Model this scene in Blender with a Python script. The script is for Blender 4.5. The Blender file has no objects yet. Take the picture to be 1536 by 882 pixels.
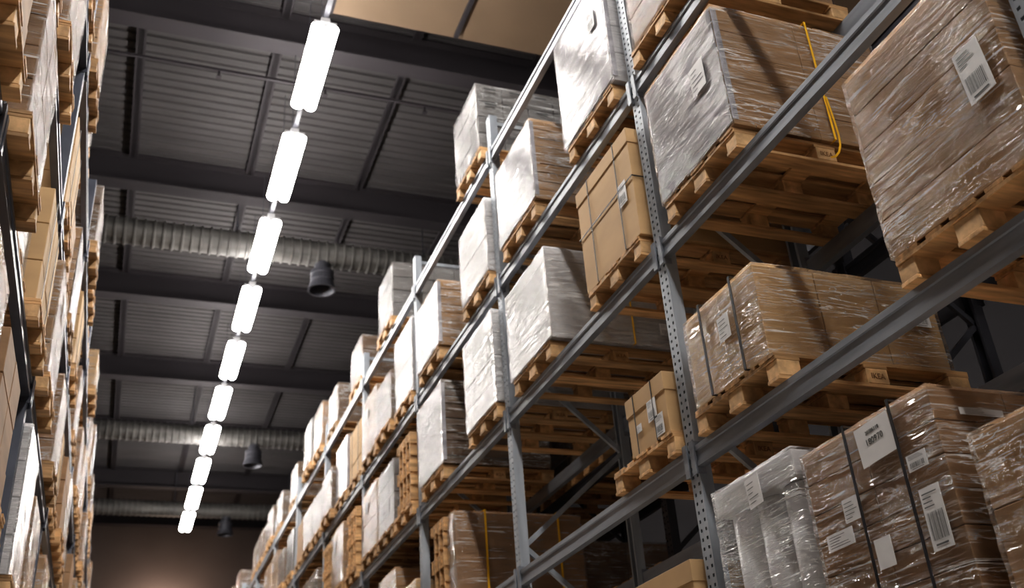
import bpy, bmesh, math, random
from mathutils import Vector, Matrix, noise
random.seed(7)
S=bpy.context.scene
COL=S.collection
H=1.6
# ---------------------------------------------------------------- materials
def newmat(name):
    m=bpy.data.materials.new(name); m.use_nodes=True
    nt=m.node_tree; b=nt.nodes['Principled BSDF']
    return m,nt,b
def N(nt,t,**k):
    n=nt.nodes.new(t)
    for a,v in k.items(): setattr(n,a,v)
    return n
def ramp(nt,src,p0,c0,p1,c1):
    r=N(nt,'ShaderNodeValToRGB'); e=r.color_ramp.elements
    e[0].position=p0; e[0].color=c0; e[1].position=p1; e[1].color=c1
    nt.links.new(src,r.inputs[0]); return r
def c4(c,f=1.0): return (min(1,c[0]*f),min(1,c[1]*f),min(1,c[2]*f),1)
def surf(name,col,rough=.7,metal=0,scale=(4,4,4),var=.25,bump=.1,detail=5,rnd=.15,spec=.4):
    m,nt,b=newmat(name); L=nt.links.new
    tc=N(nt,'ShaderNodeTexCoord'); mp=N(nt,'ShaderNodeMapping'); mp.inputs['Scale'].default_value=scale
    L(tc.outputs['Object'],mp.inputs[0])
    oi=N(nt,'ShaderNodeObjectInfo')
    n=N(nt,'ShaderNodeTexNoise',noise_dimensions='4D'); n.inputs['Scale'].default_value=1; n.inputs['Detail'].default_value=detail
    mu=N(nt,'ShaderNodeMath',operation='MULTIPLY'); mu.inputs[1].default_value=40
    L(oi.outputs['Random'],mu.inputs[0]); L(mu.outputs[0],n.inputs['W'])
    L(mp.outputs[0],n.inputs['Vector'])
    r=ramp(nt,n.outputs[0],.3,c4(col,1-var),.7,c4(col,1+var))
    hs=N(nt,'ShaderNodeHueSaturation')
    mr=N(nt,'ShaderNodeMapRange'); mr.inputs[3].default_value=1-rnd; mr.inputs[4].default_value=1+rnd
    L(oi.outputs['Random'],mr.inputs[0]); L(mr.outputs[0],hs.inputs['Value']); L(r.outputs[0],hs.inputs['Color'])
    L(hs.outputs[0],b.inputs['Base Color'])
    b.inputs['Roughness'].default_value=rough; b.inputs['Metallic'].default_value=metal
    b.inputs['Specular IOR Level'].default_value=spec
    if bump:
        bp=N(nt,'ShaderNodeBump'); bp.inputs['Strength'].default_value=bump; bp.inputs['Distance'].default_value=.01
        L(n.outputs[0],bp.inputs['Height']); L(bp.outputs[0],b.inputs['Normal'])
    return m
def wrapmat(name,gl,haze,rough=.16,tilt=.12,col=(.9,.9,.9),fm=.55,bd=.014,st=.5,wd=1.0,fine=.6):
    """thin clear film: transparent + glossy reflections with sharp creases + white streaks painted as milky film and glints"""
    m,nt,b=newmat(name); L=nt.links.new; nt.nodes.remove(b); out=nt.nodes['Material Output']
    tc=N(nt,'ShaderNodeTexCoord'); oi=N(nt,'ShaderNodeObjectInfo')
    mu=N(nt,'ShaderNodeMath',operation='MULTIPLY'); mu.inputs[1].default_value=50; L(oi.outputs['Random'],mu.inputs[0])
    def nz(rot,sc,scale,det,dist,typ='FBM'):
        mp=N(nt,'ShaderNodeMapping'); mp.inputs['Rotation'].default_value=rot; mp.inputs['Scale'].default_value=sc
        L(tc.outputs['Object'],mp.inputs[0])
        n=N(nt,'ShaderNodeTexNoise',noise_dimensions='4D'); n.noise_type=typ
        n.inputs['Scale'].default_value=scale; n.inputs['Detail'].default_value=det; n.inputs['Distortion'].default_value=dist
        L(mp.outputs[0],n.inputs['Vector']); L(mu.outputs[0],n.inputs['W']); return n.outputs[0]
    a=nz((tilt,tilt*.8,0),(1.3,1.3,24),1,5,.9)
    c=nz((-.7,.5,.2),(2.4,2.4,16),1,3,1.7)
    d=nz((0,0,0),(2,2,3),1,2,.3)
    e=nz((.3,-.25,0),(3.2,3.2,85),1,3,.5)
    def mth(op,x,y=None):
        k=N(nt,'ShaderNodeMath',operation=op); L(x,k.inputs[0])
        if y is not None:
            if isinstance(y,(int,float)): k.inputs[1].default_value=y
            else: L(y,k.inputs[1])
        return k.outputs[0]
    ab=mth('ABSOLUTE',mth('SUBTRACT',a,.5)); ab2=mth('ABSOLUTE',mth('SUBTRACT',c,.5))
    ad=mth('ADD',mth('ADD',ab,ab2),mth('MULTIPLY',e,.25))
    bp=N(nt,'ShaderNodeBump'); bp.inputs['Strength'].default_value=1; bp.inputs['Distance'].default_value=bd
    L(ad,bp.inputs['Height'])
    def mrg(x,a0,a1,b0,b1):
        k=N(nt,'ShaderNodeMapRange'); L(x,k.inputs[0])
        for i,v in enumerate((a0,a1,b0,b1)): k.inputs[i+1].default_value=v
        return k.outputs[0]
    cr=mrg(ab,0,.018*wd,1,0); cr2=mrg(ab2,0,.012*wd,.9,0)
    pt=mrg(d,.42,.6,.06,1)
    pe=mrg(d,.60,.42,.05,1)
    fi=mth('MULTIPLY',mrg(e,.57,.65,0,fine),pe)  # fine white streaks painted into the film as glints
    ml=mth('MAXIMUM',mth('MULTIPLY',mth('MAXIMUM',cr,cr2),pt),fi)
    fr=N(nt,'ShaderNodeFresnel'); fr.inputs['IOR'].default_value=1.45; L(bp.outputs[0],fr.inputs['Normal'])
    g=N(nt,'ShaderNodeMath',operation='MULTIPLY_ADD'); g.inputs[1].default_value=fm; g.inputs[2].default_value=gl; g.use_clamp=True
    L(fr.outputs[0],g.inputs[0])
    tr=N(nt,'ShaderNodeBsdfTransparent'); tr.inputs[0].default_value=(.99,.99,.99,1)
    df=N(nt,'ShaderNodeBsdfDiffuse'); df.inputs[0].default_value=(*col,1)
    go=N(nt,'ShaderNodeBsdfGlossy'); go.inputs['Color'].default_value=(1,1,1,1); go.inputs['Roughness'].default_value=rough; L(bp.outputs[0],go.inputs['Normal'])
    hz=N(nt,'ShaderNodeMath',operation='MULTIPLY_ADD'); hz.inputs[1].default_value=st; hz.inputs[2].default_value=haze; hz.use_clamp=True
    L(ml,hz.inputs[0])
    m1=N(nt,'ShaderNodeMixShader'); L(hz.outputs[0],m1.inputs[0]); L(tr.outputs[0],m1.inputs[1]); L(df.outputs[0],m1.inputs[2])
    m2=N(nt,'ShaderNodeMixShader'); L(g.outputs[0],m2.inputs[0]); L(m1.outputs[0],m2.inputs[1]); L(go.outputs[0],m2.inputs[2])
    L(m2.outputs[0],out.inputs[0])
    return m
def plain(name,col,rough=.6,metal=0,spec=.5):
    return surf(name,col,rough,metal,(6,6,6),.08,0,2,0,spec)
def emis(name,col,st):
    m,nt,b=newmat(name); b.inputs['Base Color'].default_value=(*col,1)
    b.inputs['Emission Color'].default_value=(*col,1); b.inputs['Emission Strength'].default_value=st
    return m
M={}
M['wood']=surf('pallet_wood',(.49,.295,.14),.6,0,(3,30,30),.45,.4,6,.26)
M['woodend']=surf('pallet_block_wood',(.54,.345,.175),.65,0,(14,14,14),.4,.4,6,.18)
M['brown']=surf('brown_cardboard',(.39,.24,.125),.7,0,(2,2,10),.16,.1,4,.1)
M['choc']=surf('mid_brown_cardboard',(.33,.20,.11),.65,0,(2,2,10),.2,.1,4,.1)
M['dark']=surf('dark_cardboard',(.17,.105,.062),.6,0,(2,2,10),.2,.1,4,.2)
M['tan']=surf('tan_cardboard',(.52,.345,.18),.7,0,(2,2,6),.1,.06,4,.1)
M['white']=surf('white_cardboard',(.58,.57,.58),.5,0,(3,3,3),.12,.05,4,.1)
M['grey']=surf('grey_carton',(.20,.19,.185),.6,0,(3,3,3),.15,.05,4,.1)
M['sheet']=surf('painted_film_sheen',(.40,.39,.42),.22,0,(5,2,9),.35,.9,6,.1,.9)  # pale colour painted in for light reflected off the wrap
M['wrap']=wrapmat('stretch_wrap_clear',.015,.01,.08,fm=.6,bd=.022,st=.75,wd=1.2,fine=.7)
M['wrapthin']=wrapmat('stretch_wrap_thin',.01,.005,.09,fm=.5,bd=.02,st=.65,fine=.5)
M['wraphvy']=wrapmat('stretch_wrap_heavy',.05,.1,.16,.17,fm=.8,bd=.025,st=.6,wd=1.6)
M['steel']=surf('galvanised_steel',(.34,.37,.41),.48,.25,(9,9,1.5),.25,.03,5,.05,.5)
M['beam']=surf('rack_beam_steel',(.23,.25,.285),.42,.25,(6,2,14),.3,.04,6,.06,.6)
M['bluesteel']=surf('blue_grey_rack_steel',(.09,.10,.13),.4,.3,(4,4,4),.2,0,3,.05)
M['darksteel']=surf('shaded_rack_steel',(.05,.05,.06),.5,.3,(4,4,4),.2,0,3,.05)  # dark steel; on the rear rack its dark colour paints in shade
M['deck']=surf('painted_roof_deck',(.060,.056,.058),.7,0,(.6,3,3),.2,0,4,0,.25)
M['roofbeam']=surf('roof_beam_paint',(.034,.030,.034),.7,0,(.5,2,2),.15,0,3,0,.25)
M['panel']=surf('beige_ceiling_panel',(.18,.125,.082),.7,0,(.7,.7,1),.12,.02,3,0)
M['duct']=surf('duct_metal',(.085,.081,.078),.55,.15,(1.2,6,6),.4,.1,4,0,.35)
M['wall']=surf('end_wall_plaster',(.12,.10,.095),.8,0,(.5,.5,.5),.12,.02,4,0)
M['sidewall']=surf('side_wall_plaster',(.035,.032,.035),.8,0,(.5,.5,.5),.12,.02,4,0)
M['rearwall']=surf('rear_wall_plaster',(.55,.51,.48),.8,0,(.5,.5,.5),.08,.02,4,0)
M['floor']=surf('concrete_floor',(.50,.45,.40),.45,0,(.8,.8,.8),.15,.03,6,0)
M['paper']=plain('label_paper',(.66,.65,.65),.5)
M['ink']=plain('label_ink',(.08,.08,.08),.6)
M['black']=plain('black_strap',(.012,.012,.015),.4)
M['yellow']=plain('yellow_strap',(.88,.50,.03),.45)
M['tape']=plain('packing_tape',(.42,.25,.11),.22)
M['stamp']=plain('burnt_stamp',(.24,.12,.05),.8)
M['housing']=plain('lamp_housing',(.35,.35,.36),.5)
M['lamp']=emis('lamp_tube_glow',(1,.965,.92),68)
M['roll']=surf('white_film_roll',(.78,.78,.80),.3,0,(2,2,12),.06,.15,4,.05)
# ---------------------------------------------------------------- mesh builder
class MB:
    def __init__(s): s.v=[]; s.f=[]; s.m=[]
    def box(s,x0,x1,y0,y1,z0,z1,mi=0):
        b=len(s.v)
        s.v+=[(x0,y0,z0),(x1,y0,z0),(x1,y1,z0),(x0,y1,z0),(x0,y0,z1),(x1,y0,z1),(x1,y1,z1),(x0,y1,z1)]
        for f in ((0,3,2,1),(4,5,6,7),(0,1,5,4),(1,2,6,5),(2,3,7,6),(3,0,4,7)):
            s.f.append(tuple(b+i for i in f)); s.m.append(mi)
    def quad(s,p,mi=0):
        b=len(s.v); s.v+=p; s.f.append(tuple(range(b,b+len(p)))); s.m.append(mi)
    def obox(s,p,q,w,t,mi=0):
        p=Vector(p);q=Vector(q);d=(q-p).normalized()
        u=d.cross(Vector((0,1,0)))
        if u.length<.01: u=d.cross(Vector((1,0,0)))
        u.normalize(); w2=d.cross(u)
        b=len(s.v)
        for e in (p,q):
            for a,c in ((-1,-1),(1,-1),(1,1),(-1,1)): s.v.append(tuple(e+u*a*w/2+w2*c*t/2))
        for f in ((0,3,2,1),(4,5,6,7),(0,1,5,4),(1,2,6,5),(2,3,7,6),(3,0,4,7)):
            s.f.append(tuple(b+i for i in f)); s.m.append(mi)
    def mesh(s,name,mats):
        me=bpy.data.meshes.new(name); me.from_pydata(s.v,[],s.f)
        for m in mats: me.materials.append(m)
        me.polygons.foreach_set('material_index',s.m); me.update(); return me
def add(name,me,parent=None,loc=(0,0,0),mat=None,link=True):
    o=bpy.data.objects.new(name,me)
    if parent: o.parent=parent
    if mat is not None: o.matrix_basis=mat
    else: o.location=loc
    COL.objects.link(o); return o
def meta(o,label,cat,group=None,kind=None):
    o['label']=label; o['category']=cat
    if group: o['group']=group
    if kind: o['kind']=kind
    return o
def empty(name,loc=(0,0,0)):
    o=bpy.data.objects.new(name,None); o.location=loc; o.empty_display_size=.1; COL.objects.link(o); return o
def bevel(o,w=.005,seg=2):
    b=o.modifiers.new('bevel','BEVEL'); b.width=w; b.segments=seg; b.limit_method='ANGLE'
def copy_tree(root,loc,rot=0):
    r=root.copy(); COL.objects.link(r); r.location=loc; r.rotation_euler=(0,0,rot)
    def rec(src,dst):
        for c in src.children:
            k=c.copy(); COL.objects.link(k); k.parent=dst; rec(c,k)
    rec(root,r); return r
def smooth(me):
    me.polygons.foreach_set('use_smooth',[True]*len(me.polygons)); me.update()
_tc={}
def text_mesh(body,size,mat,bold=.012):
    key=(body,size,mat.name)
    if key in _tc: return _tc[key]
    cu=bpy.data.curves.new('txt','FONT'); cu.body=body; cu.size=size; cu.align_x='CENTER'; cu.align_y='CENTER'; cu.extrude=.0006; cu.offset=size*bold
    o=bpy.data.objects.new('txt',cu); COL.objects.link(o)
    dg=bpy.context.evaluated_depsgraph_get(); dg.update()
    me=bpy.data.meshes.new_from_object(o.evaluated_get(dg)); me.materials.clear(); me.materials.append(mat)
    bpy.data.objects.remove(o); _tc[key]=me; return me
def face_mat(face,d,w,a,z,off,rot=0):
    if face=='front': r=Vector((0,-1,0)); n=Vector((-1,0,0)); p=Vector((-d/2-off,a,z))
    elif face=='side': r=Vector((1,0,0)); n=Vector((0,-1,0)); p=Vector((a,-w/2-off,z))
    elif face=='back': r=Vector((0,1,0)); n=Vector((1,0,0)); p=Vector((d/2+off,a,z))
    elif face=='farside': r=Vector((-1,0,0)); n=Vector((0,1,0)); p=Vector((a,w/2+off,z))
    u=Vector((0,0,1))
    m=Matrix(((r.x,u.x,n.x,p.x),(r.y,u.y,n.y,p.y),(r.z,u.z,n.z,p.z),(0,0,0,1)))
    return m@Matrix.Rotation(rot,4,'Z')
_lab={}
def label_mesh(w,h,style):
    k=(w,h,style)
    if k in _lab: return _lab[k]
    rr=random.Random(int(w*1000+h*77)); b=MB(); b.box(-w/2,w/2,-h/2,h/2,-.001,.001,0)
    e=.0025
    def q(x0,x1,y0,y1): b.quad([(x0,y0,e),(x1,y0,e),(x1,y1,e),(x0,y1,e)],1)
    if style in('bar','barlow'):
        x=-w*.38; top=-h*.02 if style=='bar' else h*.1
        while x<w*.36:
            t=rr.choice((.012,.02,.035))*w; q(x,x+t,-h*.34,top); x+=t+rr.choice((.02,.035))*w
        for i in range(4):
            q(-w*.4,-w*.4+w*rr.uniform(.3,.78),h*(.18+i*.07),h*(.2+i*.07))
        q(-w*.3,w*.3,-h*.43,-h*.40)
    elif style=='lines':
        for i in range(5): q(-w*.4,-w*.4+w*rr.uniform(.3,.8),h*(-.35+i*.16),h*(-.32+i*.16))
    elif style=='print':
        b=MB()
        b.quad([(-w/2,-h/2,e),(w/2,-h/2,e),(w/2,h/2,e),(-w/2,h/2,e)],1)
    b=b.mesh('label',[M['paper'],M['ink']]); _lab[k]=b; return b
def wrap_mesh(d,w,h,mat,n=9,amp=.013,seed=0):
    bm=bmesh.new(); bmesh.ops.create_cube(bm,size=1)
    bmesh.ops.subdivide_edges(bm,edges=bm.edges[:],cuts=n,use_grid_fill=True)
    for v in bm.verts:
        c=v.co; dirv=Vector((1 if c.x>.499 else -1 if c.x<-.499 else 0,1 if c.y>.499 else -1 if c.y<-.499 else 0,1 if c.z>.499 else 0))
        p=Vector((c.x*d,c.y*w,(c.z+.5)*h))
        q=Vector((p.x*4+seed,p.y*4,p.z*12+p.x*3+p.y*3))
        nz=noise.noise(q)*.6+noise.noise(q*2.3)*.35+.5
        nz=max(0,min(1,nz))
        if dirv.length>0:
            k=1 if dirv.length<1.1 else .6
            p+=dirv*(.008+amp*nz)*k
        v.co=p
    me=bpy.data.meshes.new('stretch_wrap'); bm.to_mesh(me); bm.free(); me.materials.append(mat); smooth(me)
    me.set_sharp_from_angle(angle=.8)
    return me
def ring_mesh(a0,a1,b0,b1,axis,pos,wid,th,mat):
    m=MB()
    def bx(a,b,c,d):
        if axis=='y': m.box(a,b,pos-wid/2,pos+wid/2,c,d)
        elif axis=='x': m.box(pos-wid/2,pos+wid/2,a,b,c,d)
        else: m.box(a,b,c,d,pos-wid/2,pos+wid/2)
    if axis=='z': bx(a0-th,a1+th,b0-th,b0)
    else: bx(a0,a1,b0,b0+.0015)
    bx(a0-th,a1+th,b1,b1+th); bx(a0-th,a0,b0,b1); bx(a1,a1+th,b0,b1)
    return m.mesh('strap',[mat])
def build_load(name,label,cat,w,h,d=1.14,grid=(2,2,3),mat='brown',wrap='wrap',cover=False,straps=(),labels=(),near=False,part='carton_stack',tape=False,g=.0025,flaps=False,jit=.003,band=None):
    root=empty(name); meta(root,label,cat,'palletised loads stored on warehouse racks')
    b=MB(); nx,ny,nz=grid
    for i in range(nx):
        for j in range(ny):
            for k in range(nz):
                jx=random.uniform(-jit,jit) if nz*ny*nx>1 else 0; jy=random.uniform(-jit,jit) if nz*ny*nx>1 else 0
                x0=-d/2+d*i/nx+g;x1=-d/2+d*(i+1)/nx-g;y0=-w/2+w*j/ny+g;y1=-w/2+w*(j+1)/ny-g
                z0=h*k/nz+(g if k else 0);z1=h*(k+1)/nz-g
                b.box(x0+jx,x1+jx,y0+jy,y1+jy,z0,z1)
    o=add(part,b.mesh(part,[M[mat]]),root)
    bevel(o,.004,2 if near else 1)
    if flaps:
        b=MB(); b.box(-d/2-.004,d/2+.004,-w/2-.004,w/2+.004,h-.11,h+.006)
        q=add('carton_lid',b.mesh('carton_lid',[M[mat]]),root); bevel(q,.003)
    off=.0045
    if cover:  # pale front sheet added to stand in for wrap reflections
        b=MB(); b.box(-d/2-.009,-d/2-.005,-w/2+.01,w/2-.01,.02,h-.01)
        b.box(-d/2-.009,-d/2+.03,-w/2-.008,-w/2-.005,.03,h-.02)
        add('film_sheen_sheet',b.mesh('film_sheen_sheet',[M['sheet']]),root)
        off=.012
    if tape:
        b=MB(); b.box(-d/2-.0055,-d/2-.0045,-.03,.03,.0,h-.11 if flaps else h)
        add('packing_tape',b.mesh('packing_tape',[M['tape']]),root)
    if wrap:
        add('stretch_wrap',wrap_mesh(d,w,h,M[wrap],26 if near else 8,.010 if near else .011,random.uniform(0,90)),root)
        off=.022
    for s in straps:
        ax,pos,cm=s[:3]; wd=s[3] if len(s)>3 else .018
        e=off
        if ax=='y': me=ring_mesh(-d/2-e,d/2+e,0,h+e,ax,pos,wd,.003,M[cm])
        elif ax=='x': me=ring_mesh(-w/2-e,w/2+e,0,h+e,ax,pos,wd,.003,M[cm])
        else: me=ring_mesh(-d/2-e,d/2+e,-w/2-e,w/2+e,ax,pos,wd,.003,M[cm])
        add('strap',me,root)
    for l in labels:
        face,a,z,lw,lh,st=l[:6]; rot=l[6] if len(l)>6 else 0
        q=add('carton_print' if st=='print' else 'shipping_label',label_mesh(lw,lh,st),root,mat=face_mat(face,d,w,a,z,off+.001,rot))
        if len(l)>7:
            for (t,sz,dx,dy) in l[7]:
                add('label_text',text_mesh(t,sz,M['ink'],.0),q,loc=(dx,dy,.002))
    return root
# ---------------------------------------------------------------- pallets
def jb(b,*a):
    x0,x1,y0,y1,z0,z1=a; e=.005
    b.box(x0+random.uniform(-e,e)*2,x1+random.uniform(-e,e)*2,y0+random.uniform(-e,e),y1+random.uniform(-e,e),z0,z1)
YW=((-.35,.1),(0,.135),(.35,.1)); XC=(-.5275,0,.5275)
def deck_geo(b):
    for y,w in ((-.3275,.135),(-.17,.095),(0,.135),(.17,.095),(.3275,.135)): jb(b,-.6,.6,y-w/2,y+w/2,.124,.144)
    for x in XC: b.box(x-.0725,x+.0725,-.398,.398,.104,.1235)
def block_geo(b,x,y,w): b.box(x-.066,x+.066,y-w/2,y+w/2,.0205,.1035)
def bot_geo(b,y,w): b.box(-.6,.6,y-w/2,y+w/2,0,.02)
PL='timber transport pallet with nine blocks under a stored load'
def near_pallet_proto():
    root=empty('wooden_pallet'); meta(root,'natural timber transport pallet with stamped blocks on rack beams','pallet','timber pallets on the racks')
    b=MB(); deck_geo(b); o=add('pallet_deck',b.mesh('pallet_deck',[M['wood']]),root); bevel(o,.002,1)
    for y,w in YW:
        b=MB(); bot_geo(b,y,w); o=add('bottom_board',b.mesh('bottom_board',[M['wood']]),root); bevel(o,.002,1)
        for x in XC:
            b=MB(); block_geo(b,x,y,w); o=add('pallet_block',b.mesh('pallet_block',[M['woodend']]),root); bevel(o,.003,1)
            if abs(x)<.1 and y<-.2:
                add('block_stamp',text_mesh('IKEA',.042,M['stamp']),o,mat=face_mat('side',0,.8,0,.061,.0015))
            if abs(x)<.1 and y>.2:
                add('block_stamp',text_mesh('60009',.04,M['stamp']),o,mat=face_mat('farside',0,.8,0,.061,.0015))
    return root
b=MB(); deck_geo(b)
for y,w in YW:
    bot_geo(b,y,w)
    for x in XC: block_geo(b,x,y,w)
FARPAL=b.mesh('wooden_pallet_mesh',[M['wood']])
NP=None
def pallet(x,y,z,rot=0,near=False):
    global NP
    if near:
        if NP is None:
            NP=near_pallet_proto(); o=NP; o.location=(x,y,z); o.rotation_euler=(0,0,rot); return o
        return copy_tree(NP,(x,y,z),rot)
    o=add('wooden_pallet',FARPAL,loc=(x,y,z)); o.rotation_euler=(0,0,rot)
    return meta(o,PL,'pallet','timber pallets on the racks')
# ---------------------------------------------------------------- racks
def upright_mesh(ht,mat):
    b=MB(); d=.08
    b.box(0,.003,-.05,-.034,0,ht); b.box(0,.003,-.016,.016,0,ht); b.box(0,.003,.034,.05,0,ht)
    z=.0
    while z<ht-.05:
        for s in(-1,1):
            y0,y1=sorted((s*.016,s*.034)); b.box(0.0002,.0028,y0,y1,z,z+.032)
        z+=.05
    b.box(.003,d,-.05,-.047,0,ht); b.box(.003,d,.047,.05,0,ht)
    b.box(d-.003,d,-.047,-.03,0,ht); b.box(d-.003,d,.03,.047,0,ht)
    b.box(-.03,.13,-.08,.08,0,.008)
    return b.mesh('upright',[mat])
def beam_mesh(L,mat):
    b=MB()
    pr=[(0,-.06),(0,-.03),(.008,-.025),(.008,.025),(0,.03),(0,.06),(.05,.06),(.05,-.06)]
    n=len(pr); base=len(b.v)
    for y in(0.006,L-.006):
        for p in pr: b.v.append((p[0],y,p[1]))
    for i in range(n):
        j=(i+1)%n; b.f.append((base+i,base+n+i,base+n+j,base+j)); b.m.append(0)
    b.f.append(tuple(base+i for i in range(n))); b.m.append(0); b.f.append(tuple(base+n+i for i in reversed(range(n)))); b.m.append(0)
    for y in(0,L-.005): b.box(-.008,.054,y,y+.005,-.1,.09)
    b.box(-.012,-.004,-.032,.01,-.1,.09); b.box(-.012,-.004,L-.01,L+.032,-.1,.09)
    return b.mesh('beam',[mat])
PITCH=2.8; DEP=1.1
def rack(x,ys,levels,ht,sgn,label,mat='steel',bmat='beam',lowbays=None):
    root=empty('pallet_rack',(x,ys[0],0)); meta(root,label,'storage rack')
    um=upright_mesh(ht,M[mat]); bmm=beam_mesh(PITCH-.1,M[bmat])
    R=Matrix.Rotation(0 if sgn>0 else math.pi,4,'Z')
    for y in ys:
        yy=y-ys[0]
        add('upright',um,root,mat=Matrix.Translation((0,yy,0))@R)
        add('upright',um,root,mat=Matrix.Translation((sgn*DEP,yy,0))@Matrix.Rotation(math.pi if sgn>0 else 0,4,'Z'))
        b=MB(); z=.3; k=0
        while z<ht-.9:
            xa,xb=(.06,DEP-.06) if k%2==0 else (DEP-.06,.06)
            b.obox((sgn*xa,0,z),(sgn*xb,0,z+.85),.04,.03); z+=.85;k+=1
        b.obox((sgn*.06,0,.3),(sgn*(DEP-.06),0,.3),.04,.03); b.obox((sgn*.06,0,z),(sgn*(DEP-.06),0,z),.04,.03)
        add('frame_brace',b.mesh('frame_brace',[M[mat]]),root,loc=(0,yy,0))
    for i,y in enumerate(ys[:-1]):
        yy=y-ys[0]+.05
        for z in levels:
            if lowbays is not None and z<1.6+H-.0 and z<levels[1]-.1 and i>=lowbays: continue
            for k in(0,1):
                if k==0: m=Matrix.Translation((-.012*sgn,yy if sgn>0 else yy+PITCH-.1,z))@R
                else: m=Matrix.Translation((sgn*(DEP+.012),yy+PITCH-.1 if sgn>0 else yy,z))@Matrix.Rotation(math.pi if sgn>0 else 0,4,'Z')
                add('beam' if k==0 else 'rear_beam',bmm,root,mat=m)
    return root
XR=2.935
RY=[1.93+PITCH*i for i in range(12)]
RL=[.45+H,1.84+H,3.19+H,4.50+H,5.93+H]
rack(XR,RY,RL,6.42+H,1,'long galvanised steel pallet rack with perforated uprights and grey beams',lowbays=2)
XL=-.685
LY=[1.05+PITCH*i for i in range(12)]
LL=[1.43+H,2.77+H,4.11+H,5.48+H]
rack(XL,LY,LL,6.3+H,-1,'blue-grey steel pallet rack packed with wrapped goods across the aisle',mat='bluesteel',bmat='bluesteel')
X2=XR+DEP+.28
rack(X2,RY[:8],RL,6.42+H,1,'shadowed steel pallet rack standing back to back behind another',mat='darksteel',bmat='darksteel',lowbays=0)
BT=.0605
# ---------------------------------------------------------------- right rack explicit loads
XF=2.875
def place(root,y0,y1,lv,d=1.14,xf=XF,near=True,dy=0,pal=True,levels=RL):
    yc=(y0+y1)/2; z=levels[lv]+BT
    if pal: pallet(xf+.6,yc+dy,z,0,near)
    root.location=(xf+.004+d/2,yc,z+(.1445 if pal else 0))
    return root
def L(y0,y1,lv,top,name,label,cat='pallet load',near=True,dpt=1.14,xf=XF,dy=0,**k):
    z=RL[lv]+BT+.1445; h=top+H-z
    r=build_load(name,label,cat,y1-y0,h,dpt,near=near,**k)
    return place(r,y0,y1,lv,dpt,xf,near,dy)
# near bay
ld=L(3.67,4.51,2,4.26,'wrapped_carton_load','large wrapped carton load with painted film sheen and yellow strap',grid=(2,1,5),g=.0012,jit=.0015,mat='brown',wrap='wrap',cover=True,straps=(('x',.08,'yellow',.013),),labels=(('front',-.2,.5,.15,.2,'lines'),))
pts=[(.08,.30),(.088,.2),(.094,.1),(.096,.02),(.088,-.05),(.066,-.10),(.035,-.135),(.0,-.15)]
b=MB()
for (xa,za),(xb,zb) in zip(pts,pts[1:]):
    t=Vector((xb-xa,zb-za)).normalized(); n=Vector((-t.y,t.x))*.006
    for yy in (-.455,-.457):
        b.quad([(xa-n.x,yy,za-n.y),(xa+n.x,yy,za+n.y),(xb+n.x,yy,zb+n.y),(xb-n.x,yy,zb-n.y)])
add('strap',b.mesh('strap',[M['yellow']]),ld)
L(2.03,2.84,1,2.98,'wrapped_carton_load','tall brown cardboard cartons tightly bound in shiny stretch film',grid=(2,1,5),g=.0015,mat='brown',wrap='wrap',labels=(('front',-.27,.45,.13,.25,'bar',.05),))
L(3.78,4.5,1,2.565,'wrapped_carton_load','low brown cartons under stretch film with two black straps',grid=(3,2,1),mat='tan',wrap='wrap',straps=(('y',.16,'black',.02),('y',-.17,'black',.02)),labels=(('front',-.05,.3,.11,.14,'lines'),('side',.42,.3,.14,.1,'bar')))
L(2.86,3.71,0,1.48,'wrapped_carton_load','stacked brown cartons in stretch film covered with white shipping labels',grid=(3,2,6),g=.0015,jit=.001,mat='choc',wrap='wrap',straps=(('y',.08,'black',.016),('y',-.22,'black',.016)),
  labels=(('front',-.1,.72,.22,.17,'blank',.06,(('20386110',.022,0,.045),('180970',.038,0,.005))),('front',-.32,.33,.11,.24,'barlow'),('front',-.3,.56,.11,.065,'bar'),('front',.14,.5,.1,.1,'lines'),('front',.0,.28,.1,.12,'blank'),('front',.25,.4,.18,.07,'lines'),('side',-.35,.72,.22,.03,'lines'),('side',-.3,.55,.3,.025,'lines'),('side',-.3,.38,.3,.025,'lines')))
L(2.02,2.72,0,1.217,'wrapped_carton_load','crumpled film wrapped brown carton with glossy creases',grid=(1,1,2),mat='brown',wrap='wrap',dy=.06)
# film rolls load
z=RL[0]+BT; pallet(XF+.6,4.135,z,0,True)
root=empty('wrapped_roll_load',(XF+.574,4.135,z+.1445)); meta(root,'upright white film rolls under a carton tray wrapped in clear film','pallet load','palletised loads stored on warehouse racks')
hr=1.565+H-z-.1445-.14
def cyl_mesh(r,h,seg,mat,inner=.035,name='roll'):
    bm=bmesh.new()
    pr=[(inner,0),(r-.006,0),(r,.006),(r,h-.006),(r-.006,h),(inner,h)]
    rings=[]
    for a in range(seg):
        t=2*math.pi*a/seg; rings.append([bm.verts.new((p[0]*math.cos(t),p[0]*math.sin(t),p[1])) for p in pr])
    for a in range(seg):
        A=rings[a];B=rings[(a+1)%seg]
        for i in range(len(pr)):
            j=(i+1)%len(pr); f=bm.faces.new((A[i],B[i],B[j],A[j])); f.smooth=True
    me=bpy.data.meshes.new(name); bm.to_mesh(me); bm.free(); me.materials.append(mat); return me
rm=cyl_mesh(.115,hr-.002,32,M['roll'])
for i in range(4):
    for j in range(3): add('film_roll',rm,root,loc=(-.42+.27*i,-.235+.235*j,0))
b=MB(); b.box(-.57,.57,-.36,.36,hr,hr+.13); o=add('carton_tray',b.mesh('carton_tray',[M['white']]),root); bevel(o,.006)
o=add('stretch_wrap',wrap_mesh(1.14,.72,hr+.13,M['wrap'],26,.012,3),root)
add('shipping_label',label_mesh(.12,.15,'lines'),root,mat=face_mat('front',1.14,.72,-.05,hr+.02,.03,.08))
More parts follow.
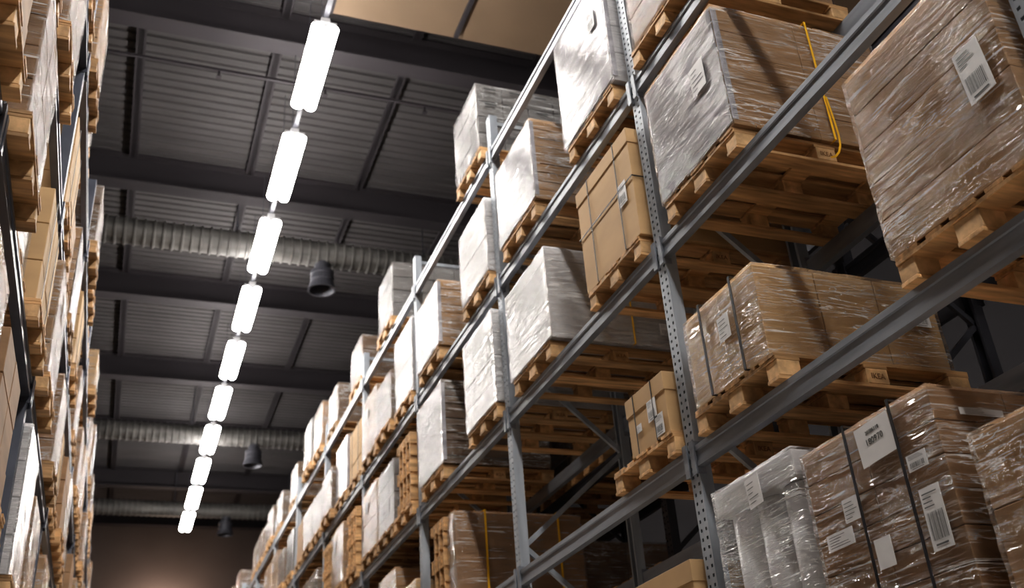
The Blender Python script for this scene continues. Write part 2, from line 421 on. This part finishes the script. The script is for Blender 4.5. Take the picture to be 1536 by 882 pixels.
# bay A-B
L(4.83,5.33,1,2.42,'strapped_carton_box','small tan carton with black straps and white labels',near=True,dpt=.72,dy=.12,grid=(1,1,1),mat='tan',wrap=None,straps=(('y',.14,'black',.008),('y',-.1,'black',.008)),labels=(('front',-.08,.2,.11,.13,'bar'),('front',-.15,.08,.1,.13,'bar'),('front',.1,.15,.06,.05,'lines')),flaps=True)
L(4.83,5.68,2,4.235,'strapped_carton_box','tall tan cardboard box bound with black straps',near=True,grid=(1,1,1),mat='tan',wrap=None,flaps=True,straps=(('y',.22,'black',.009),('y',-.22,'black',.009),('z',.45,'black',.009)),labels=(('front',-.27,.4,.12,.17,'bar'),))
L(6.35,7.25,2,4.19,'white_carton_load','white box load wrapped in clear film with barcode label',near=True,dpt=1.3,grid=(1,1,1),mat='white',wrap='wraphvy',flaps=True,labels=(('side',.35,.15,.13,.1,'bar'),),straps=(('x',0.05,'yellow',.012),))
L(4.87,5.76,3,5.74,'wrapped_carton_load','silver film wrapped load with painted front sheen',near=True,grid=(2,1,4),mat='white',wrap='wrapthin',cover=True,labels=(('front',-.25,.72,.12,.18,'bar'),))
L(6.4,7.28,3,5.52,'wrapped_carton_load','stacked flat brown cartons with painted film sheen on front',near=True,grid=(1,1,9),mat='brown',wrap='wrap',cover=True)
L(4.83,5.6,0,1.30,'wrapped_carton_load','closed tan cardboard box with white shipping label',near=False,grid=(1,1,1),mat='tan',wrap=None,flaps=True,labels=(('front',-.1,.35,.12,.1,'bar'),))
L(3.85,4.55,3,5.5,'wrapped_carton_load','brown carton load in film resting on a high shelf',near=True,grid=(2,1,3),mat='choc',wrap='wrap',labels=(('front',0,.4,.12,.16,'bar'),))
# bay B-D
L(7.62,8.46,2,4.28,'white_carton_load','white film wrapped box load with small label',near=True,grid=(1,1,4),g=.004,mat='white',wrap='wraphvy')
L(9.22,10.1,2,4.28,'wrapped_carton_load','stack of thin flat cartons with painted film sheen on the front',near=True,grid=(1,1,11),mat='dark',wrap='wrap',cover=True,jit=.01)
L(7.62,8.42,3,5.5,'white_carton_load','white film wrapped box load on rack beams',near=True,grid=(1,1,4),g=.004,mat='white',wrap='wraphvy')
L(9.22,10.08,3,5.48,'wrapped_carton_load','brown flat carton stack with painted film sheen',near=True,grid=(1,1,8),mat='brown',wrap='wrap',cover=True)
pr=[('side',-.428+.285*i,.155+.2*k,.13,.022,'print') for i in range(4) for k in range(4)]
L(7.66,8.4,4,6.95,'grey_carton_load','stack of small grey cartons with dark printing',near=True,grid=(4,3,4),g=.005,mat='grey',wrap='wrap',labels=pr)
# standing pallets and flat brown carton on level 1
z=RL[1]+BT
rt=build_load('wrapped_carton_load','long flat brown carton standing on edge with yellow straps','pallet load',.2,.78,1.3,grid=(1,1,1),mat='choc',wrap='wrap',near=True,straps=(('x',-.35,'yellow',.02),('x',.4,'yellow',.02)))
pallet(XF+.6,9.3,z); rt.location=(XF+.66,9.08,z+.1445)
def standing(x,y,z):
    o=add('wooden_pallet',FARPAL); o.matrix_world=Matrix.Translation((x+.6,y,z+.41))@Matrix.Rotation(math.pi/2,4,'X')
    return meta(o,'timber pallet stored standing on its long edge','pallet','timber pallets on the racks')
for i in range(3): standing(XF-.02,9.38+.15*i,z+.1445)
# ---------------------------------------------------------------- generic load prototypes
protos=[]
def P(name,label,**k):
    r=build_load(name,label,'pallet load',**k); protos.append([r,k['w'],k['h'],False]); return len(protos)-1
pw=P('white_carton_load','white wrapped box load standing on a timber pallet',w=.82,h=.95,grid=(1,1,4),g=.004,mat='white',wrap='wraphvy')
pw2=P('wrapped_carton_load','film wrapped carton stack with painted front sheen on a timber pallet',w=.8,h=.86,grid=(1,1,8),mat='brown',wrap='wrap',cover=True)
pb=P('wrapped_carton_load','brown carton stack wrapped in clear film',w=.8,h=.84,grid=(2,2,4),mat='brown',wrap='wrap',labels=(('front',.1,.6,.12,.16,'bar'),))
pd=P('wrapped_carton_load','dark brown carton stack wrapped in glossy film',w=.78,h=.66,grid=(2,2,3),mat='dark',wrap='wrap')
pt=P('tan_carton_load','tan cardboard cartons stacked on a timber pallet',w=.78,h=.78,grid=(2,2,3),mat='tan',wrap=None,straps=(('y',.2,'black',.014),('y',-.2,'black',.014)))
pg=P('grey_carton_load','stack of small grey and white cartons',w=.76,h=.8,grid=(4,3,4),g=.004,mat='grey',wrap='wrapthin')
pl=P('tan_carton_load','low tan carton with white label on a pallet',w=.78,h=.5,grid=(1,2,2),mat='tan',wrap='wrapthin',labels=(('front',0,.3,.14,.12,'bar'),),straps=(('x',-.3,'yellow',.02),))
ps=P('wrapped_carton_load','low stack of brown cartons under clear film',w=.78,h=.58,grid=(2,1,3),mat='brown',wrap='wrap')
pc=P('wrapped_carton_load','mid-brown carton stack tightly wrapped in film',w=.78,h=.76,grid=(2,2,4),mat='choc',wrap='wrap')
pn=P('wrapped_carton_load','bare dark brown cartons standing on a pallet',w=.78,h=.72,grid=(2,2,3),mat='choc',wrap=None)
def G(i,x,y,z,rot):
    p=protos[i]
    if not p[3]:
        p[3]=True; o=p[0]; o.location=(x,y,z); o.rotation_euler=(0,0,rot); return o
    return copy_tree(p[0],(x,y,z),rot)
def slot(side,y,z,i,jx=0,near=False):
    if side=='R': xp=XF+.6+jx; rot=0
    else: xp=XL+.045-.6-jx; rot=math.pi
    pallet(xp,y,z,rot,near)
    if i is not None: G(i,xp,y,z+.1445,rot)
rr=random.Random(11)
right_far={
 (3,3):[pw,pd,pb],(3,2):['st',pg,pb],(3,4):[None,pg,None],(3,1):[pl,pb,pd],
 (4,4):[pd,None,pd],(4,3):[pt,pw2,pd],(4,2):['st',pb,'st'],(4,1):[pb,pd,pb]}
for bay in range(3,11):
    for lv in (1,2,3,4):
        ks=right_far.get((bay,lv))
        if ks is None:
            pool=[pd,pb,pc,pt,pg,pc,'st',ps,pl,pd,None,None,pn] if lv<4 else [pd,pg,pd,None,pc,None]
            ks=[rr.choice(pool) for _ in range(3)]
        for s in range(3):
            y=RY[bay]+.52+.885*s; z=RL[lv]+BT
            k=ks[s]
            if k is None: continue
            if k=='st':
                pallet(XF+.6,y,z)
                for q in range(4): standing(XF,y-.24+.15*q,z+.1445)
            else: slot('R',y,z,k,rr.uniform(-.03,.05))
# left rack
left={(0,0):[None,None,ps],(0,1):[None,None,pn],(0,2):[None,None,pd],
 (1,0):[pb,pn,None],(1,1):[pc,pw,pt],(1,2):[pn,pc,None],(1,3):[pd,None,pn],
 (2,0):[pw,pc,ps],(2,1):[pb,None,pc],(2,2):[pt,pn,pw2],(2,3):[pb,pd,None],
 (3,0):[pb,pt,pc],(3,1):[pt,pn,pb],(3,2):[pt,None,pc],(3,3):[pd,pn,pg]}
for bay in range(0,11):
    for lv in range(4):
        pool=[pn,pc,pt,pd,pb,pd,pn,pg,pl,pw2,None]
        for s in range(3):
            y=LY[bay]+.52+.885*s
            if y<2.9: continue
            k=left[(bay,lv)][s] if (bay,lv) in left else rr.choice(pool)
            if k is None: continue
            if lv==3 and bay>3 and rr.random()<.25: continue
            slot('L',y,LL[lv]+BT,k,rr.uniform(-.06,.06),near=(y<7.5 and lv in(0,1,2)))
# second rack behind
for bay in range(2,6):
    for lv in (1,2,3):
        for s in range(3):
            if rr.random()<.3: continue
            y=RY[bay]+.52+.885*s; xp=X2+.57; z=RL[lv]+BT
            pallet(xp,y,z)
            if rr.random()<.6: G(pd,xp,y,z+.1445,0)
for p in protos:
    if not p[3]:
        for c in list(p[0].children): bpy.data.objects.remove(c)
        bpy.data.objects.remove(p[0])
# ---------------------------------------------------------------- building shell
ZD=10.55+H; Y0=-16;Y1=35;XA=-7;XB=12
def struct(name,me,label,cat):
    o=add(name,me); return meta(o,label,cat,None,'structure')
b=MB(); b.box(XA,XB,Y0,Y1,-.2,0); struct('floor',b.mesh('floor',[M['floor']]),'smooth grey concrete warehouse floor','floor')
b=MB(); b.box(XA,XB,Y1,Y1+.2,0,ZD+.2); struct('wall_end',b.mesh('w',[M['wall']]),'plain brownish grey end wall of the aisle','wall')
b=MB(); b.box(XA,XB,Y0-.2,Y0,0,ZD+.2); struct('wall_rear',b.mesh('w',[M['rearwall']]),'plain light warehouse wall','wall')  # unseen wall, added in a light tone to bounce light forward
b=MB(); b.box(XA-.2,XA,Y0,Y1,0,ZD+.2); struct('wall_left',b.mesh('w',[M['sidewall']]),'plain warehouse side wall','wall')
b=MB(); b.box(XB,XB+.2,Y0,Y1,0,ZD+.2); struct('wall_right',b.mesh('w',[M['sidewall']]),'plain warehouse side wall','wall')
b=MB(); y=Y0; pts=[]
while y<Y1-.2:
    pts+=[(y,0),(y+.1,0),(y+.12,.03),(y+.16,.03)]; y+=.18
for i in range(len(pts)-1):
    (ya,za),(yb,zb)=pts[i],pts[i+1]
    b.quad([(XA,ya,ZD+za),(XA,yb,ZD+zb),(XB,yb,ZD+zb),(XB,ya,ZD+za)])
b.box(XA,XB,Y0,Y1,ZD+.1,ZD+.2)
struct('ceiling',b.mesh('ceiling',[M['deck']]),'corrugated grey metal roof deck','ceiling')
def ibeam(w,h,t,x0,x1):
    b=MB(); b.box(x0,x1,-w/2,w/2,0,t); b.box(x0,x1,-w/2,w/2,h-t,h); b.box(x0,x1,-t/2,t/2,t,h-t); return b.mesh('ceiling_beam',[M['roofbeam']])
ib=ibeam(.28,.55,.03,XA,XB)
BP=3.93
for i in range(-2,6):
    y=14.93+BP*i
    o=add('ceiling_beam',ib,loc=(0,y,ZD-.56)); meta(o,'dark painted steel roof beam spanning under the deck','ceiling beam','roof beams')
b=MB(); b.box(-.04,.04,0,BP-.32,0,.1); b.box(-.07,.07,0,BP-.32,0,.012); pm=b.mesh('roof_purlin',[M['roofbeam']])
for i in range(-2,5):
    y=14.93+BP*i+.16
    for k in range(-2,5):
        o=add('roof_purlin',pm,loc=(-.57+1.88*k,y,ZD-.12)); meta(o,'thin dark steel purlin under the roof deck','roof purlin','roof purlins')
b=MB()
for k in range(4):
    x0=1.8+1.75*k
    b.box(x0+.006,x0+1.744,7.6,10.15,9.98+H,10.02+H); 
o=add('ceiling_panel',b.mesh('ceiling_panel',[M['panel']])); meta(o,'beige smooth boarding panels hung below the roof','ceiling panel')
b=MB()
for k in range(5): b.box(1.8+1.75*k-.03,1.8+1.75*k+.03,7.6,10.1,9.93+H,9.978+H)
add('panel_batten',b.mesh('panel_batten',[M['roofbeam']]),o)
# ducts
def duct(y,z,r,outx):
    root=empty('ventilation_duct',(0,y,z)); meta(root,'round spiral metal ventilation duct with hanging outlet','air duct','ventilation ducts')
    bm=bmesh.new(); seg=20; rings=[]; x=XA+.05
    while x<XB-.05:
        for dx,rad in((0,r),(.06,r),(.07,r*1.1),(.1,r*1.1),(.11,r)):
            rings.append([bm.verts.new((x+dx,rad*math.cos(2*math.pi*a/seg),rad*math.sin(2*math.pi*a/seg))) for a in range(seg)])
        x+=.15
    for A,B in zip(rings,rings[1:]):
        for a in range(seg): 
            f=bm.faces.new((A[a],A[(a+1)%seg],B[(a+1)%seg],B[a]))
    me=bpy.data.meshes.new('duct_pipe'); bm.to_mesh(me); bm.free(); me.materials.append(M['duct']); smooth(me); me.set_sharp_from_angle(angle=.5); add('duct_pipe',me,root)
    bm=bmesh.new(); seg=24; pr=[(.13,-r+.03),(.13,-r-.1),(.2,-r-.14),(.2,-r-.2),(.185,-r-.21),(.185,-r-.25),(.2,-r-.26),(.2,-r-.32),(.185,-r-.33),(.185,-r-.37),(.21,-r-.38),(.24,-r-.5),(.21,-r-.5),(.15,-r-.3),(.0001,-r-.3)]
    rings=[[bm.verts.new((p[0]*math.cos(2*math.pi*a/seg),p[0]*math.sin(2*math.pi*a/seg),p[1])) for p in pr] for a in range(seg)]
    for a in range(seg):
        A=rings[a];B=rings[(a+1)%seg]
        for i in range(len(pr)-1): bm.faces.new((A[i],B[i],B[i+1],A[i+1]))
    me=bpy.data.meshes.new('duct_outlet'); bm.to_mesh(me); bm.free(); me.materials.append(M['darksteel']); add('duct_outlet',me,root,loc=(outx,0,0))
    for x in (-4.5,-1.5,1.2,4.5,8): 
        b=MB(); b.box(-.01,.01,-.004,.004,r,ZD-z-.0); b.box(-.015,.015,-r*1.12,r*1.12,r*1.0,r*1.12); add('duct_hanger',b.mesh('duct_hanger',[M['darksteel']]),root,loc=(x,0,0))
duct(15.25+.0,9.3+H,.22,2.68); duct(24.3,9.3+H,.22,2.7); duct(30.4,9.3+H,.22,2.7)
b=MB(); b.box(XA,XB,-.02,.02,-.02,.02)
for k in range(12): b.box(XA+1.5*k,XA+1.5*k+.03,-.012,.012,-.12,-.02); b.box(XA+1.5*k-.02,XA+1.5*k+.05,-.035,.035,-.13,-.12)
for yy in (11.6,):
    o=add('sprinkler_pipe',b.mesh('sprinkler_pipe',[M['roofbeam']]),loc=(0,yy,9.9+H)); meta(o,'thin dark sprinkler pipe with small downward heads','sprinkler pipe','sprinkler pipes')
# ---------------------------------------------------------------- lights
XLt=1.5; ZL=8.38+H
def lamp_proto():
    root=empty('ceiling_light'); meta(root,'bright white linear fluorescent light fixture hanging over the aisle','light fixture','aisle light row')
    hl=.71
    b=MB(); b.box(-.05,.05,-hl-.02,hl+.02,.045,.11); b.box(-.13,.13,-hl-.012,-hl,-.02,.06); b.box(-.13,.13,hl,hl+.012,-.02,.06)
    o=add('lamp_housing',b.mesh('lamp_housing',[M['housing']]),root)
    n=14
    for s in(-1,1):
        b=MB(); pr=[(s*.078+.077*math.cos(2*math.pi*t/n),-.03+.077*math.sin(2*math.pi*t/n)) for t in range(n)]
        for i in range(n):
            j=(i+1)%n; b.quad([(pr[i][0],-hl,pr[i][1]),(pr[j][0],-hl,pr[j][1]),(pr[j][0],hl,pr[j][1]),(pr[i][0],hl,pr[i][1])])
        for e in (-hl,hl):
            k=1 if e>0 else -1
            for i in range(n):
                j=(i+1)%n; c0=(s*.078,e+k*.03,-.03)
                m0=((pr[i][0]+c0[0])/2,e+k*.022,(pr[i][1]+c0[2])/2); m1=((pr[j][0]+c0[0])/2,e+k*.022,(pr[j][1]+c0[2])/2)
                b.quad([(pr[i][0],e,pr[i][1]),(pr[j][0],e,pr[j][1]),m1,m0]); b.quad([m0,m1,c0])
        add('lamp_tube',b.mesh('lamp_tube',[M['lamp']]),root)
    b=MB(); b.box(-.004,.004,-.004,.004,.11,ZD-ZL-.56); rmh=b.mesh('suspension_rod',[M['darksteel']])
    add('suspension_rod',rmh,root,loc=(0,.45,0)); add('suspension_rod',rmh,root,loc=(0,-.45,0))
    return root
lp=None
for i in range(-11,10):  # row extended unseen behind the camera to brighten near faces
    y=9.455+2.105*i
    if lp is None: lp=lamp_proto(); lp.location=(XLt,y,ZL)
    else: copy_tree(lp,(XLt,y,ZL))
b=MB(); b.box(-.03,.03,Y0+1,30,.112,.16)
o=add('lighting_rail',b.mesh('lighting_rail',[M['darksteel']]),loc=(XLt,0,ZL)); meta(o,'thin dark mounting rail running along the light row','lighting rail')
li=bpy.data.lights.new('wall_lamp','POINT'); li.energy=170; li.color=(1,.76,.6); li.shadow_soft_size=.12
o=bpy.data.objects.new('wall_lamp',li); o.location=(1.3,34.0,7.3+H); COL.objects.link(o); meta(o,'warm lamp washing the end wall','lamp')
w=bpy.data.worlds.new('world'); S.world=w; w.use_nodes=True
w.node_tree.nodes['Background'].inputs[0].default_value=(.5,.45,.5,1); w.node_tree.nodes['Background'].inputs[1].default_value=.02
# ---------------------------------------------------------------- camera
cam=bpy.data.cameras.new('camera'); co=bpy.data.objects.new('camera',cam); COL.objects.link(co)
f=Vector((.3303,.8140,.4777)).normalized(); r=Vector((.9377,-.3412,-.0669)); r=(r-f*r.dot(f)).normalized(); u=r.cross(f)
co.matrix_world=Matrix(((r.x,u.x,-f.x,0),(r.y,u.y,-f.y,0),(r.z,u.z,-f.z,H),(0,0,0,1)))
cam.sensor_width=36; cam.lens=1522/1536*36; cam.clip_start=.05
cam.dof.use_dof=True; cam.dof.focus_distance=5.0; cam.dof.aperture_fstop=2.2
S.camera=co
S.view_settings.view_transform='Standard'
try: S.view_settings.look='Medium High Contrast'
except Exception as e: print('LOOK',e)
